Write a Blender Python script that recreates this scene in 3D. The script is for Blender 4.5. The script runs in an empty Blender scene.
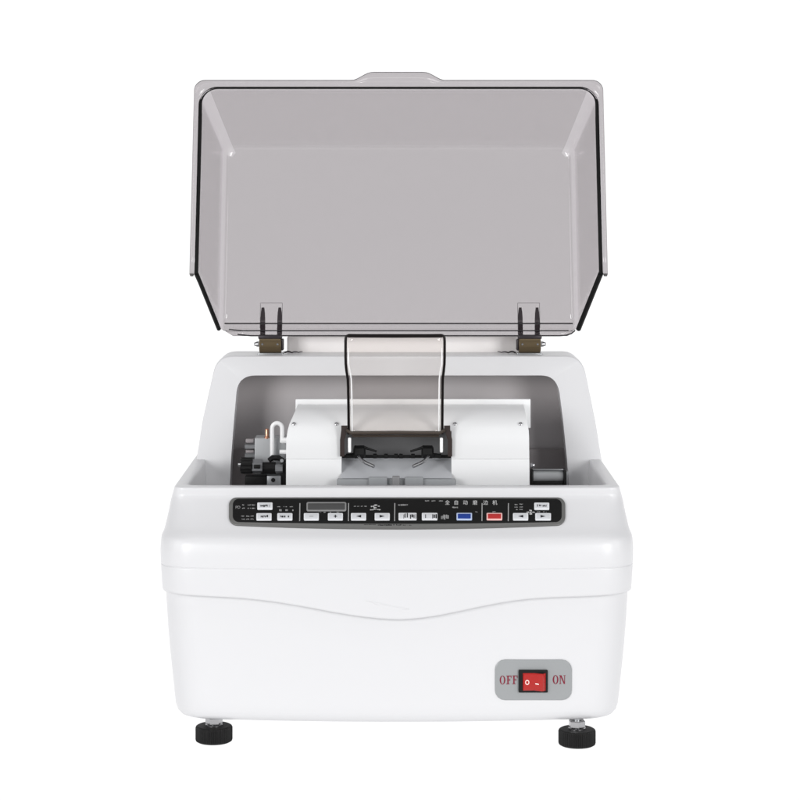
import bpy, math, random
from mathutils import Vector
random.seed(4)
S = bpy.context.scene

# ------------------------------------------------------------------ camera
# millimetres: X right, Y away from the camera, Z up, table at Z = 0
D, ZC, HY = 2200.0, 582.7, 170.0
cam = bpy.data.cameras.new('camera'); co = bpy.data.objects.new('camera', cam)
S.collection.objects.link(co); S.camera = co
co.location = (0, -D / 1000, ZC / 1000); co.rotation_euler = (math.radians(90), 0, 0)
cam.sensor_width = 36; cam.lens = 36 * D / 800
cam.shift_y = -(400 - HY) / 800
cam.clip_start = 0.05; cam.clip_end = 60

# ------------------------------------------------------------------ world, lamps, exposure
w = bpy.data.worlds.new('World'); S.world = w; w.use_nodes = True
bg = w.node_tree.nodes['Background']
bg.inputs[0].default_value = (1, 1, 1.02, 1); bg.inputs[1].default_value = 0.38
def lamp(name, loc, target, sx, sy, power, col=(1, 1, 1)):
    l = bpy.data.lights.new(name, 'AREA'); l.shape = 'RECTANGLE'; l.size = sx; l.size_y = sy
    l.energy = power; l.color = col
    o = bpy.data.objects.new(name, l); S.collection.objects.link(o); o.location = loc
    o.rotation_euler = (Vector(target) - Vector(loc)).to_track_quat('-Z', 'Y').to_euler()
    return o
# added unseen lamps below and behind shine through the acrylic sweep to whiten it
lamp('added_table_light', (0, 0.97, -0.36), (0, 0.97, 0), 6, 3.06, 50)
lamp('added_wall_light', (0, 3.4, 1.3), (0, 2.0, 1.3), 6, 4.6, 83)
# two softboxes beside the camera
lamp('key_softbox', (-1.6, -2.1, 0.8), (0, 0.1, 0.33), 0.9, 1.2, 38)
lamp('fill_softbox', (1.6, -2.1, 0.75), (0, 0.1, 0.33), 0.9, 1.2, 35)
# three narrow strip lights, added to make the gleams on the lid's rounded corners
lamp('side_strip', (-1.45, -0.55, 0.75), (0, 0.25, 0.6), 0.28, 1.1, 3.6)
lamp('side_strip', (1.45, -0.55, 0.75), (0, 0.25, 0.6), 0.28, 1.1, 3.6)
lamp('top_strip', (0, -0.5, 1.95), (0, 0.25, 0.6), 1.5, 0.25, 2.6)
S.view_settings.view_transform = 'Standard'; S.view_settings.look = 'None'
S.view_settings.exposure = 0; S.view_settings.gamma = 1
S.render.engine = 'CYCLES'
S.cycles.use_denoising = True
S.cycles.max_bounces = 12; S.cycles.transparent_max_bounces = 24

# ------------------------------------------------------------------ materials
def mat(name, col, rough=0.4, metal=0.0, spec=0.5, bump=0.0, bscale=900, var=0.0, coat=0.0):
    m = bpy.data.materials.new(name); m.use_nodes = True
    nt = m.node_tree; b = nt.nodes['Principled BSDF']
    b.inputs['Base Color'].default_value = (*col, 1); b.inputs['Roughness'].default_value = rough
    b.inputs['Metallic'].default_value = metal; b.inputs['Specular IOR Level'].default_value = spec
    b.inputs['Coat Weight'].default_value = coat
    tc = nt.nodes.new('ShaderNodeTexCoord')
    if bump:
        n = nt.nodes.new('ShaderNodeTexNoise'); n.inputs['Scale'].default_value = bscale
        n.inputs['Detail'].default_value = 2
        nt.links.new(tc.outputs['Object'], n.inputs['Vector'])
        bp = nt.nodes.new('ShaderNodeBump'); bp.inputs['Strength'].default_value = bump
        bp.inputs['Distance'].default_value = 0.0006
        nt.links.new(n.outputs['Fac'], bp.inputs['Height']); nt.links.new(bp.outputs['Normal'], b.inputs['Normal'])
    if var:
        n = nt.nodes.new('ShaderNodeTexNoise'); n.inputs['Scale'].default_value = 14
        n.inputs['Detail'].default_value = 4
        nt.links.new(tc.outputs['Object'], n.inputs['Vector'])
        mr = nt.nodes.new('ShaderNodeMapRange')
        mr.inputs['To Min'].default_value = max(rough - var, 0.02); mr.inputs['To Max'].default_value = rough + var
        nt.links.new(n.outputs['Fac'], mr.inputs['Value']); nt.links.new(mr.outputs['Result'], b.inputs['Roughness'])
    return m
def clear(name, tint, rough=0.03, fres=1.0):
    m = bpy.data.materials.new(name); m.use_nodes = True; nt = m.node_tree; nt.nodes.clear()
    out = nt.nodes.new('ShaderNodeOutputMaterial'); mix = nt.nodes.new('ShaderNodeMixShader')
    tr = nt.nodes.new('ShaderNodeBsdfTransparent'); tr.inputs[0].default_value = (*tint, 1)
    gl = nt.nodes.new('ShaderNodeBsdfGlossy'); gl.inputs['Roughness'].default_value = rough
    gl.inputs[0].default_value = (1, 1, 1, 1)
    # Schlick reflectance from the viewing angle, the same from both sides of the sheet
    ge = nt.nodes.new('ShaderNodeNewGeometry'); dt = nt.nodes.new('ShaderNodeVectorMath'); dt.operation = 'DOT_PRODUCT'
    nt.links.new(ge.outputs['Normal'], dt.inputs[0]); nt.links.new(ge.outputs['Incoming'], dt.inputs[1])
    def mth(op, x, y):
        n_ = nt.nodes.new('ShaderNodeMath'); n_.operation = op
        for i_, q_ in enumerate((x, y)):
            if isinstance(q_, (int, float)): n_.inputs[i_].default_value = q_
            elif q_ is not None: nt.links.new(q_, n_.inputs[i_])
        return n_.outputs[0]
    ml_ = mth('MULTIPLY_ADD', mth('POWER', mth('SUBTRACT', 1.0, mth('ABSOLUTE', dt.outputs['Value'], None)), 5.0), 0.5 * fres)
    ml = ml_.node; ml.inputs[2].default_value = 0.035 * fres
    # faint uneven moulding ripples
    tc = nt.nodes.new('ShaderNodeTexCoord'); n = nt.nodes.new('ShaderNodeTexNoise'); n.inputs['Scale'].default_value = 9
    bp = nt.nodes.new('ShaderNodeBump'); bp.inputs['Strength'].default_value = 0.02; bp.inputs['Distance'].default_value = 0.01
    nt.links.new(tc.outputs['Object'], n.inputs['Vector']); nt.links.new(n.outputs['Fac'], bp.inputs['Height'])
    nt.links.new(bp.outputs['Normal'], gl.inputs['Normal'])
    c2 = mth('MULTIPLY', dt.outputs['Value'], dt.outputs['Value'])
    ct = mth('SQRT', mth('SUBTRACT', 1.0, mth('MULTIPLY', mth('SUBTRACT', 1.0, c2), 0.27)), None)
    ex = mth('DIVIDE', 1.0, ct); cc = nt.nodes.new('ShaderNodeCombineColor')
    for i_ in range(3): nt.links.new(mth('POWER', tint[i_], ex), cc.inputs[i_])
    nt.links.new(cc.outputs[0], tr.inputs[0])
    nt.links.new(ml.outputs[0], mix.inputs[0]); nt.links.new(tr.outputs[0], mix.inputs[1]); nt.links.new(gl.outputs[0], mix.inputs[2])
    nt.links.new(mix.outputs[0], out.inputs[0])
    return m
WHITE = mat('white_plastic', (0.61, 0.61, 0.621), 0.32, bump=0.03, var=0.05)
WHITE2 = mat('white_enamel', (0.74, 0.745, 0.75), 0.38, bump=0.05, var=0.05)
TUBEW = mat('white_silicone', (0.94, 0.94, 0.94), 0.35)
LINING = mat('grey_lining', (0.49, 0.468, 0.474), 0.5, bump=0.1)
LININGD = mat('shaded_grey_lining', (0.31, 0.285, 0.29), 0.5, bump=0.1)  # darker copy of the lining, with the low cavity shade in its colour
SMOKE = clear('smoky_acrylic', (0.692, 0.674, 0.681))
STREAK = clear('smoky_acrylic_streak', (0.765, 0.746, 0.756))  # lighter tint that paints reflected streaks into the lid
FLANGE = clear('smoky_flange_acrylic', (0.725, 0.707, 0.715))
EDGE = mat('smoky_acrylic_edge', (0.006, 0.006, 0.006), 0.6, spec=0.1)
EDGE2 = mat('smoky_flange_edge', (0.06, 0.057, 0.058), 0.4, spec=0.3)
HEMR = mat('smoky_hem_ridge', (0.03, 0.028, 0.03), 0.5, spec=0.2)
SHIELD = clear('pale_smoky_acrylic', (0.965, 0.95, 0.94))
SHEDGE = mat('dark_shield_edge', (0.007, 0.005, 0.005), 0.4, spec=0.15)
BRONZE = mat('bronze_hinge', (0.12, 0.088, 0.047), 0.3, metal=0.55, bump=0.1)
DARKB = mat('dark_hinge_metal', (0.03, 0.025, 0.028), 0.35, metal=0.4)
ARM = mat('hinge_arm', (0.10, 0.085, 0.095), 0.6, spec=0.2)
STEEL = mat('bright_steel', (0.42, 0.42, 0.43), 0.2, metal=1.0)
GREYM = mat('grey_metal', (0.36, 0.37, 0.38), 0.32, metal=0.8, bump=0.1)
GREYP = mat('grey_paint', (0.42, 0.43, 0.44), 0.4)
TROUGH = mat('grey_chamber_plastic', (0.44, 0.45, 0.47), 0.35)
GREYT = mat('grey_trough_plastic', (0.27, 0.28, 0.29), 0.4)
CHDARK = mat('dark_chamber_wall', (0.21, 0.21, 0.215), 0.4)
RUBBER = mat('black_rubber', (0.010, 0.010, 0.010), 0.55, spec=0.2, bump=0.15)
BLACK = mat('black_plastic', (0.007, 0.007, 0.007), 0.42, spec=0.22)
COPPER = mat('copper', (0.66, 0.36, 0.25), 0.25, metal=1.0)
PANEL = mat('black_panel_film', (0.006, 0.006, 0.006), 0.45, spec=0.15)
BEZEL = mat('dark_grey_bezel', (0.13, 0.13, 0.125), 0.35, metal=0.25)
BTN = mat('pale_grey_button', (0.66, 0.67, 0.69), 0.35)
BTNI = mat('pale_button_window', (0.56, 0.57, 0.59), 0.35)
BLUE = mat('blue_button', (0.005, 0.035, 0.24), 0.3)
RED = mat('red_button', (0.42, 0.02, 0.02), 0.3)
REDR = mat('red_translucent_rocker', (0.36, 0.006, 0.004), 0.22)
INKW = mat('pale_panel_print', (0.5, 0.5, 0.5), 0.5)
INKG = mat('grey_panel_print', (0.26, 0.26, 0.26), 0.5)
INKK = mat('black_button_print', (0.012, 0.012, 0.014), 0.6, spec=0.15)
INKR = mat('dark_red_print', (0.19, 0.012, 0.03), 0.6, spec=0.2)
LCD = mat('dark_display_glass', (0.055, 0.055, 0.055), 0.25)
PLATE = mat('silver_grey_plate', (0.29, 0.30, 0.305), 0.42, metal=0.2, bump=0.05, bscale=2500)
RAIL = mat('pale_warm_grey_plastic', (0.8, 0.775, 0.765), 0.4)

# ------------------------------------------------------------------ helpers
def P(x, y, Y):
    """the point at depth Y that the level camera sees at photo position x, y"""
    k = (D + Y) / D
    return Vector(((x - 400) * k, Y, ZC - (y - HY) * k))
ROOT = bpy.data.objects.new('lens_grinding_machine', None); S.collection.objects.link(ROOT)
ROOT.location = (-0.003, 0.19, 0)
ROOT['label'] = 'white tabletop grinding machine standing on black feet with its smoky clear lid open'
ROOT['category'] = 'machine'; ROOT.empty_display_size = 0.1

class MB:
    def __init__(s): s.v = []; s.f = []; s.mi = []
    def add(s, vs, fs, m=0):
        n = len(s.v); s.v += [Vector(v) for v in vs]
        for f in fs: s.f.append([i + n for i in f]); s.mi.append(m)
        return s
    def loft(s, rings, closed=True, cap0=False, cap1=False, m=0):
        n = len(rings[0]); vs = [p for r in rings for p in r]; fs = []
        for k in range(len(rings) - 1):
            for i in range(n if closed else n - 1):
                j = (i + 1) % n
                fs.append([k * n + i, k * n + j, (k + 1) * n + j, (k + 1) * n + i])
        if cap0: fs.append(list(range(n))[::-1])
        if cap1: fs.append([(len(rings) - 1) * n + i for i in range(n)])
        return s.add(vs, fs, m)
    def box(s, c, size, bev=0.0, m=0):
        x, y, z = size[0] / 2, size[1] / 2, size[2] / 2; b = min(bev, x, y, z)
        def ring(rx, ry, zz):
            if b <= 0: return [(c[0] + sx * rx, c[1] + sy * ry, zz) for sx, sy in ((-1, -1), (1, -1), (1, 1), (-1, 1))]
            out = []
            for sx, sy, a0 in ((1, 1, 0), (-1, 1, 90), (-1, -1, 180), (1, -1, 270)):
                for k in range(4):
                    a = math.radians(a0 + 30 * k)
                    out.append((c[0] + sx * (rx - b) + b * math.cos(a), c[1] + sy * (ry - b) + b * math.sin(a), zz))
            return out
        if b <= 0: return s.loft([ring(x, y, c[2] - z), ring(x, y, c[2] + z)], True, True, True, m)
        rs = []
        e = b * 0.999
        for sg, order in ((-1, (0, 30, 60, 90)), (1, (90, 60, 30, 0))):
            for a in order:
                d = e * (1 - math.sin(math.radians(a))); zz = c[2] + sg * (z - b + b * math.cos(math.radians(a)))
                out = []
                for sx, sy, a0 in ((1, 1, 0), (-1, 1, 90), (-1, -1, 180), (1, -1, 270)):
                    for k in range(4):
                        q = math.radians(a0 + 30 * k); r = b - d
                        out.append((c[0] + sx * (x - b) + r * math.cos(q), c[1] + sy * (y - b) + r * math.sin(q), zz))
                rs.append(out)
        return s.loft(rs, True, True, True, m)
    def tube(s, pts, r, n=12, cap=True, m=0):
        pts = [Vector(p) for p in pts]; rings = []
        rr = r if isinstance(r, (list, tuple)) else [r] * len(pts); up = None
        for i, p in enumerate(pts):
            t = (pts[min(i + 1, len(pts) - 1)] - pts[max(i - 1, 0)]).normalized()
            if up is None: up = Vector((0, 0, 1)) if abs(t.z) < 0.9 else Vector((0, 1, 0))
            a = (up - t * up.dot(t)).normalized(); b = t.cross(a); up = a
            rings.append([p + (a * math.cos(2 * math.pi * k / n) + b * math.sin(2 * math.pi * k / n)) * rr[i] for k in range(n)])
        return s.loft(rings, True, cap, cap, m)
    def build(s, name, m, parent=None, ang=35, label=None):
        me = bpy.data.meshes.new(name)
        me.from_pydata([v * 0.001 for v in s.v], [], s.f)
        for mm in (m if isinstance(m, (list, tuple)) else [m]): me.materials.append(mm)
        for p, i in zip(me.polygons, s.mi): p.material_index = i
        import bmesh
        b = bmesh.new(); b.from_mesh(me); bmesh.ops.remove_doubles(b, verts=b.verts, dist=1e-6)
        bmesh.ops.recalc_face_normals(b, faces=b.faces); b.to_mesh(me); b.free()
        me.shade_smooth(); me.set_sharp_from_angle(angle=math.radians(ang))
        o = bpy.data.objects.new(name, me); S.collection.objects.link(o)
        par = parent if parent is not None else ROOT
        o.parent = par
        if par is ROOT: o.location = -ROOT.location
        if label: o['label'] = label
        return o
def interp(tab, x):
    if x <= tab[0][0]: return tab[0][1]
    for (a, b), (c, d) in zip(tab, tab[1:]):
        if x <= c: return b + (d - b) * (x - a) / (c - a)
    return tab[-1][1]
def smooth_tab(tab, x):
    """Catmull-Rom through a table"""
    if x <= tab[0][0]: return tab[0][1]
    if x >= tab[-1][0]: return tab[-1][1]
    for i in range(len(tab) - 1):
        if x <= tab[i + 1][0]:
            x0, y0 = tab[i]; x1, y1 = tab[i + 1]
            m0 = (y1 - tab[max(i - 1, 0)][1]) / (x1 - tab[max(i - 1, 0)][0])
            j = min(i + 2, len(tab) - 1); m1 = (tab[j][1] - y0) / (tab[j][0] - x0)
            h = x1 - x0; t = (x - x0) / h
            return (2*t**3-3*t*t+1)*y0 + (t**3-2*t*t+t)*h*m0 + (-2*t**3+3*t*t)*y1 + (t**3-t*t)*h*m1
def blend(a, b, k): return a + (b - a) * k
def sub(parent, name):
    o = bpy.data.objects.new(name, None); S.collection.objects.link(o); o.parent = parent; return o

# ------------------------------------------------------------------ the setting: one white acrylic sweep
m = bpy.data.materials.new('white_translucent_acrylic'); m.use_nodes = True; nt = m.node_tree; nt.nodes.clear()
out = nt.nodes.new('ShaderNodeOutputMaterial'); mx = nt.nodes.new('ShaderNodeMixShader'); mx.inputs[0].default_value = 0.12
tl = nt.nodes.new('ShaderNodeBsdfTranslucent'); tl.inputs[0].default_value = (0.93, 0.93, 0.93, 1)
df = nt.nodes.new('ShaderNodeBsdfDiffuse'); df.inputs[0].default_value = (0.85, 0.85, 0.85, 1)
nt.links.new(tl.outputs[0], mx.inputs[1]); nt.links.new(df.outputs[0], mx.inputs[2]); nt.links.new(mx.outputs[0], out.inputs[0])
prof = [(-1200, 0), (-500, 0), (-100, 0), (1100, 0)]
for k in range(1, 17):
    a = math.pi / 2 * k / 16; prof.append((1100 + 900 * math.sin(a), 900 - 900 * math.cos(a)))
prof += [(2000, 1800), (2000, 3000)]
b = MB(); b.loft([[(x, y, z) for x in (-2600, -1300, 0, 1300, 2600)] for y, z in prof], closed=False)
bd = b.build('backdrop', m, parent=ROOT); bd.parent = None; bd.location = (0, 0, 0); bd['kind'] = 'structure'

# ------------------------------------------------------------------ shell and body surfaces
CX = -3.2
# (photo height, front Y, half width px, bow, corner radius)
SH = [(591, -6, 235.8, 16, 34), (572, -7, 237.2, 16, 34), (560, -7.2, 237.7, 16, 34), (549, -6.4, 237.4, 16, 34),
      (542, -3.6, 236.4, 15.4, 34), (537, 0.8, 234.3, 14.8, 34), (532, 6.6, 232.8, 14, 34), (526, 13.4, 231.4, 12.8, 32),
      (515, 25.6, 228.9, 9.6, 28), (505, 36.6, 226.8, 6.2, 24), (500, 42.0, 225.7, 4.6, 20), (497.4, 44.6, 225.1, 3.8, 17),
      (496, 45.9, 224.7, 3.2, 15), (494.6, 46.6, 224.3, 2.8, 14), (490, 47.6, 223.0, 1.2, 12), (488, 48.6, 222.5, 0.6, 11), (487.2, 50.2, 221.9, 0, 10)]
LB = [(585, 0, 232.8, 16, 34), (640, 1.5, 229.5, 16, 34), (705, 5, 223.1, 16, 34), (713, 6.0, 222.1, 16, 33), (718, 8.2, 220.3, 16, 31), (721, 12.0, 217.1, 16, 28), (721.8, 17, 212.5, 16, 24)]
def lev(row):
    y, F, hp, bow, R = row
    z = ZC - (y - HY) * (D + F) / D
    return dict(z=z, F=F, W=hp * (D + F + R) / D, bow=bow, R=R)
SHL = [lev(r) for r in SH]; LBL = [lev(r) for r in LB]
def at_z(levels, z, key):
    t = sorted([(l['z'], l[key]) for l in levels]); return smooth_tab(t, z)
YB = 345.0
def contour(W, F, bow, R, yb=YB, cx=CX):
    """open line: rear left > left side > corner > bowed front > corner > right side > rear right"""
    pts = []; xe = W - R; ye = F + bow * (xe / W) ** 2; sl = 2 * bow * xe / W / W
    half = []
    for k in range(0, 33): x = xe * k / 32; half.append((x, F + bow * (x / W) ** 2))
    p0 = Vector((xe, ye)); p3 = Vector((W, ye + R + sl * R * 0.5)); q = 0.55
    p1 = p0 + Vector((1, sl)) * R * q; p2 = p3 - Vector((0, R * q))
    for k in range(1, 13):
        t = k / 12; v = p0*(1-t)**3 + p1*3*t*(1-t)**2 + p2*3*t*t*(1-t) + p3*t**3; half.append((v.x, v.y))
    for k in range(1, 7): half.append((W, p3.y + (yb - 12 - p3.y) * k / 6))
    for k in range(1, 6): a = math.pi / 2 * k / 5; half.append((W - 12 + 12 * math.cos(a), yb - 12 + 12 * math.sin(a)))
    pts = [(-x, y) for x, y in half[:0:-1]] + half
    return [(x + cx, y) for x, y in pts]
WAVE = [(160, 589.5), (166, 591.4), (181, 594.4), (212, 596.5), (244, 598.4), (275, 602), (306, 607), (337, 612.8), (369, 617.4),
        (400, 619.4), (431, 616.6), (462, 610.6), (494, 604), (525, 599.4), (556, 597.3), (587, 596.2), (610, 594.8), (624, 592.4), (634, 589.5)]
b = MB(); rings = []
def wave_ring(inset, dy):
    l = SHL[0]; c = contour(l['W'] - inset, l['F'] + inset, l['bow'], l['R'] - inset * 0.5); r = []
    zs = ZC - (590.5 + dy - HY) * (D + 30) / D
    for x, y in c:
        px = 400 + x * D / (D + y); z = ZC - (smooth_tab(WAVE, px) + dy - HY) * (D + y) / D
        k = min(max((y - 22) / 16, 0), 1); r.append(Vector((x, y, blend(z, zs, k))))
    return r
rings.append(wave_ring(6.2, 0.0)); rings.append(wave_ring(1.2, 0.2)); rings.append(wave_ring(0.3, -0.6)); rings.append(wave_ring(0, -2))
def ring(l, inset=0, dz=0):
    return [Vector((x, y, l['z'] + dz)) for x, y in contour(l['W'] - inset, l['F'] + inset, l['bow'], l['R'])]
zg = ZC - (570.2 - HY) * (D - 7) / D
def mid(z): return dict(z=z, **{k: at_z(SHL, z, k) for k in ('F', 'W', 'bow', 'R')})
for dz, ins in ((-1.6, 0), (-0.9, 0.1), (-0.4, 0.5), (0.2, 0.5), (0.5, 0.1), (1.2, 0)):
    rings.append(ring(mid(zg + dz), ins))
zmin = zg + 3
zs = [l['z'] for l in SHL if l['z'] > zmin]; dense = []
for a, c in zip(zs, zs[1:]):
    for k in range(3): dense.append(a + (c - a) * k / 3)
dense.append(zs[-1])
for z in dense: rings.append(ring(mid(z)))
ZR = SHL[-1]['z']; top = SHL[-1]
rings.append(ring(top, 1.2, 0.6)); rings.append(ring(top, 11.2, 0.5)); rings.append(ring(top, 12.3, -0.3)); rings.append(ring(top, 13.0, -1.6)); rings.append(ring(top, 13.4, -4.0)); rings.append(ring(top, 15, -40)); rings.append(ring(top, 17.5, -86))
n = len(rings[0])
b.loft(rings, closed=True)
# pit floor
last = rings[-1]
b.add(last, [[i, i + 1, n - 2 - i, n - 1 - i] for i in range(n // 2 - 1)])
b.build('upper_shell', WHITE, ang=40)
b = MB(); rings = []
for z in [LBL[0]['z'] + (LBL[1]['z'] - LBL[0]['z']) * k / 4 for k in range(4)] + [LBL[1]['z'] + (LBL[2]['z'] - LBL[1]['z']) * k / 5 for k in range(5)]:
    l = dict(z=z, **{k: at_z(LBL, z, k) for k in ('F', 'W', 'bow', 'R')}); rings.append([Vector((x, y, z)) for x, y in contour(l['W'], l['F'], l['bow'], l['R'], 340)])
for l in LBL[2:]: rings.append([Vector((x, y, l['z'])) for x, y in contour(l['W'], l['F'], l['bow'], l['R'], 340 - (223.1 - l['W'] / 1.02) * 0.5)])
b.loft(rings, closed=True, cap0=True)
last = rings[-1]; b.add(last, [[i, i + 1, n - 2 - i, n - 1 - i] for i in range(n // 2 - 1)])
ZB = LBL[-1]['z']
b.build('lower_body', WHITE, ang=40)
def surf(levels):
    def f(x, y, off=0.0):
        Y = 10.0
        for _ in range(25):
            p = P(x, y, Y); W = at_z(levels, p.z, 'W')
            Y = at_z(levels, p.z, 'F') + at_z(levels, p.z, 'bow') * ((p.x - CX) / W) ** 2
        p = P(x, y, Y)
        if off:
            e = 2.0
            def g(X, z): return at_z(levels, z, 'F') + at_z(levels, z, 'bow') * ((X - CX) / at_z(levels, z, 'W')) ** 2
            nx = (g(p.x + e, p.z) - g(p.x - e, p.z)) / (2 * e); nz = (g(p.x, p.z + e) - g(p.x, p.z - e)) / (2 * e)
            nrm = Vector((nx, -1, nz)).normalized(); p = p + nrm * off
        return p
    return f
FS = surf(SHL); FB = surf(LBL)

# ------------------------------------------------------------------ rear hood with its opening
# outlines in photo pixels on a plane that leans back: Y runs from 263 at the rim to 290 at the top
def hoodY(y): return 263 + (459 - y) * 0.14
def arc(c, r, a0, a1, n): return [(c[0] + r * math.cos(math.radians(a0 + (a1 - a0) * k / n)), c[1] - r * math.sin(math.radians(a0 + (a1 - a0) * k / n))) for k in range(n + 1)]
def bez(p0, p1, p2, n):
    return [((1-t)**2*p0[0]+2*t*(1-t)*p1[0]+t*t*p2[0], (1-t)**2*p0[1]+2*t*(1-t)*p1[1]+t*t*p2[1]) for t in [k / n for k in range(n + 1)]]
def lin(p, q, n): return [(p[0] + (q[0] - p[0]) * k / n, p[1] + (q[1] - p[1]) * k / n) for k in range(n)]
outl = lin((203, 500), (196.6, 459.5), 3) + lin((196.6, 459.5), (203.2, 420), 3) + lin((203.2, 420), (213.8, 373), 3) + bez((213.8, 373), (217.4, 357.2), (233, 357.2), 9)
outr = lin((593, 500), (601.4, 459.5), 3) + lin((601.4, 459.5), (594.6, 420), 3) + lin((594.6, 420), (585.4, 375), 3) + bez((585.4, 375), (581.4, 357.2), (566, 357.2), 9)
inl = lin((229, 500), (231, 459.5), 3) + lin((231, 459.5), (234, 420), 3) + lin((234, 420), (236.5, 392), 3) + bez((236.5, 392), (238.4, 375.4), (256, 375.4), 9)
inr = lin((570, 500), (567, 459.5), 3) + lin((567, 459.5), (563, 420), 3) + lin((563, 420), (559.6, 393), 3) + bez((559.6, 393), (556.6, 375.4), (541, 375.4), 9)
tm = 14
outer = outl + lin((233, 357.2), (566, 357.2), tm)[1:] + outr[::-1]
inner = inl + lin((256, 375.4), (541, 375.4), tm)[1:] + inr[::-1]
O3 = [P(x, y, hoodY(y)) for x, y in outer]; I3 = [P(x, y, hoodY(y)) for x, y in inner]
cz = ZC - (470 - HY) * 1.12
def inset3(ps, d, dy):
    r = []; c = Vector((-1.5, 0, cz))
    for p in ps:
        v = Vector((p.x - c.x, 0, p.z - c.z)); r.append(p - Vector((math.copysign(min(abs(v.x), d), v.x), 0, d if p.z > cz + 60 else 0)) * 0.8 + Vector((0, dy, 0)))
    return r
b = MB()
b.loft([inset3(I3, -0.2, 28), I3, inset3(I3, -0.0, -0.0)], closed=False)
b.loft([I3, O3], closed=False)
def grow(p, dy, dz, dx=0.0): return p + Vector((math.copysign(dx, p.x), dy, dz if p.z > cz + 40 else 0))
b.loft([O3, [grow(p, 0.9, 0.9, 0.3) for p in O3], [grow(p, 5, 1.5, 0.6) for p in O3], [grow(p, 14, 1.9, 0.4) for p in O3], [grow(p, 28, 2.0) for p in O3], [grow(Vector((p.x, 338, p.z)), 0, 1.8) for p in O3], [Vector((p.x * 0.985, 344, p.z - 1)) for p in O3]], closed=False)
back = [Vector((p.x * 0.985, 344, p.z - 1)) for p in O3]; nb = len(back)
b.add(back, [[i, i + 1, nb - 2 - i, nb - 1 - i] for i in range(nb // 2 - 1)])
b.build('rear_hood', WHITE, ang=38)
ZT = max(p.z for p in O3) + 2
# lining behind the opening: ceiling, sides, rear wall; a second sheet low at the rear has deeper shade in its colour
b = MB()
I4 = [p + Vector((0, 27, 0)) - Vector((math.copysign(0.4, p.x), 0, -0.4)) * -1 for p in I3]
I5 = [Vector((p.x * 1.04, 336, p.z + 4)) for p in I3]
b.loft([I4, I5], closed=False); ni = len(I5)
b.add(I5, [[i, i + 1, ni - 2 - i, ni - 1 - i] for i in range(ni // 2 - 1)])
lining = b.build('hood_lining', LINING)
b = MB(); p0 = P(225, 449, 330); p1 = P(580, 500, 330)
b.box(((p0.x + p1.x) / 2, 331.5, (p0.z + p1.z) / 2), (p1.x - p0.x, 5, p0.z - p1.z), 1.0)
b.build('lower_lining_shade', LININGD, lining)
# pale rail between the hinges
b = MB(); p0 = P(287, 336.5, 322); p1 = P(520, 356, 322)
b.box(((p0.x + p1.x) / 2, 328, (p0.z + p1.z) / 2), (p1.x - p0.x, 12, p0.z - p1.z), 2.0)
b.build('hinge_rail', RAIL)

# ------------------------------------------------------------------ lid
TILT = math.radians(15); HL = 116.0
PV = P(400, 331, 300); PV.x = -1.5
UV = Vector((0, math.sin(TILT), math.cos(TILT))); NV = Vector((0, -math.cos(TILT), math.sin(TILT)))
def L(x, u, h): return Vector((PV.x + x, PV.y, PV.z)) + UV * u + NV * h
def lid_line(w, ut, r, ub, wb=None):
    """open line: bottom left > left side > corner > top > corner > bottom right"""
    wb = wb or w; h = []
    for k in range(0, 17): h.append(((w - r) * k / 16, ut))
    for k in range(1, 11): a = math.pi / 2 * k / 10; h.append((w - r + r * math.sin(a), ut - r + r * math.cos(a)))
    for k in range(1, 11): t = k / 10; h.append((w + (wb - w) * t, (ut - r) + (ub - ut + r) * t))
    return [(-x, u) for x, u in h[:0:-1]] + h
rows = []
for k in range(0, 9):
    t = k / 8 * 0.87; rows.append((blend(221, 203.5, t / 0.9), blend(253, 218, t), blend(19, 17, t), HL * (1 - t)))
f = rows[-1]; rb = f[3]
for k in range(1, 9):
    a = math.pi / 2 * k / 8
    rows.append((f[0] - 1.5 * math.sin(a) - 9 * (1 - math.cos(a)), f[1] - 3 * math.sin(a) - 9 * (1 - math.cos(a)), max(f[2] - 9 * (1 - math.cos(a)), 5), rb * (1 - math.sin(a))))
rings = []
for w_, ut, r, h in rows:
    ub = max(40 * h / HL, 0) - (0 if h > 0 else 0)
    rings.append([L(x, u, h) for x, u in lid_line(w_, ut, r, ub)])
b = MB(); last = rings[-1]; nl = len(last)
# paler tint on the corners and side fillets paints in the softbox streaks
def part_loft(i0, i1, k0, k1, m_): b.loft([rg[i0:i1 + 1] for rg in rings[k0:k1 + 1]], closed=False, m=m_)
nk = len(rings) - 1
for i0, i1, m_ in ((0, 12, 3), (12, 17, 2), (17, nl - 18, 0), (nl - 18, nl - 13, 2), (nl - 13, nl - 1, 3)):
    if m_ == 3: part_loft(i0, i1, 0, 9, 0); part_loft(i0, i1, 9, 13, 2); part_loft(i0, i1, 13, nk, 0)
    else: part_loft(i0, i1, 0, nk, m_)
cols = 32; ctop = nl // 2 - 16
grid = [[last[i].lerp(last[nl - 1 - i], k / cols) for k in range(cols + 1)] for i in range(ctop)] + [last[ctop:nl - ctop]]
b.loft(grid, closed=False)
# hem below the rear edge of the lid
b.loft([[L(x, 0, 0) for x in [-197 + 397 * k / 20 for k in range(21)]], [L(x, -5.5, 0) for x in [-188 + 380 * k / 20 for k in range(21)]]], closed=False)
lid = b.build('lid', [SMOKE, EDGE, STREAK], ang=50, label='clear smoky lid swung up and leaning back')
md = lid.modifiers.new('thickness', 'SOLIDIFY'); md.thickness = 0.0018; md.offset = 1.0; md.material_offset_rim = 1; md.use_even_offset = False
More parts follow.
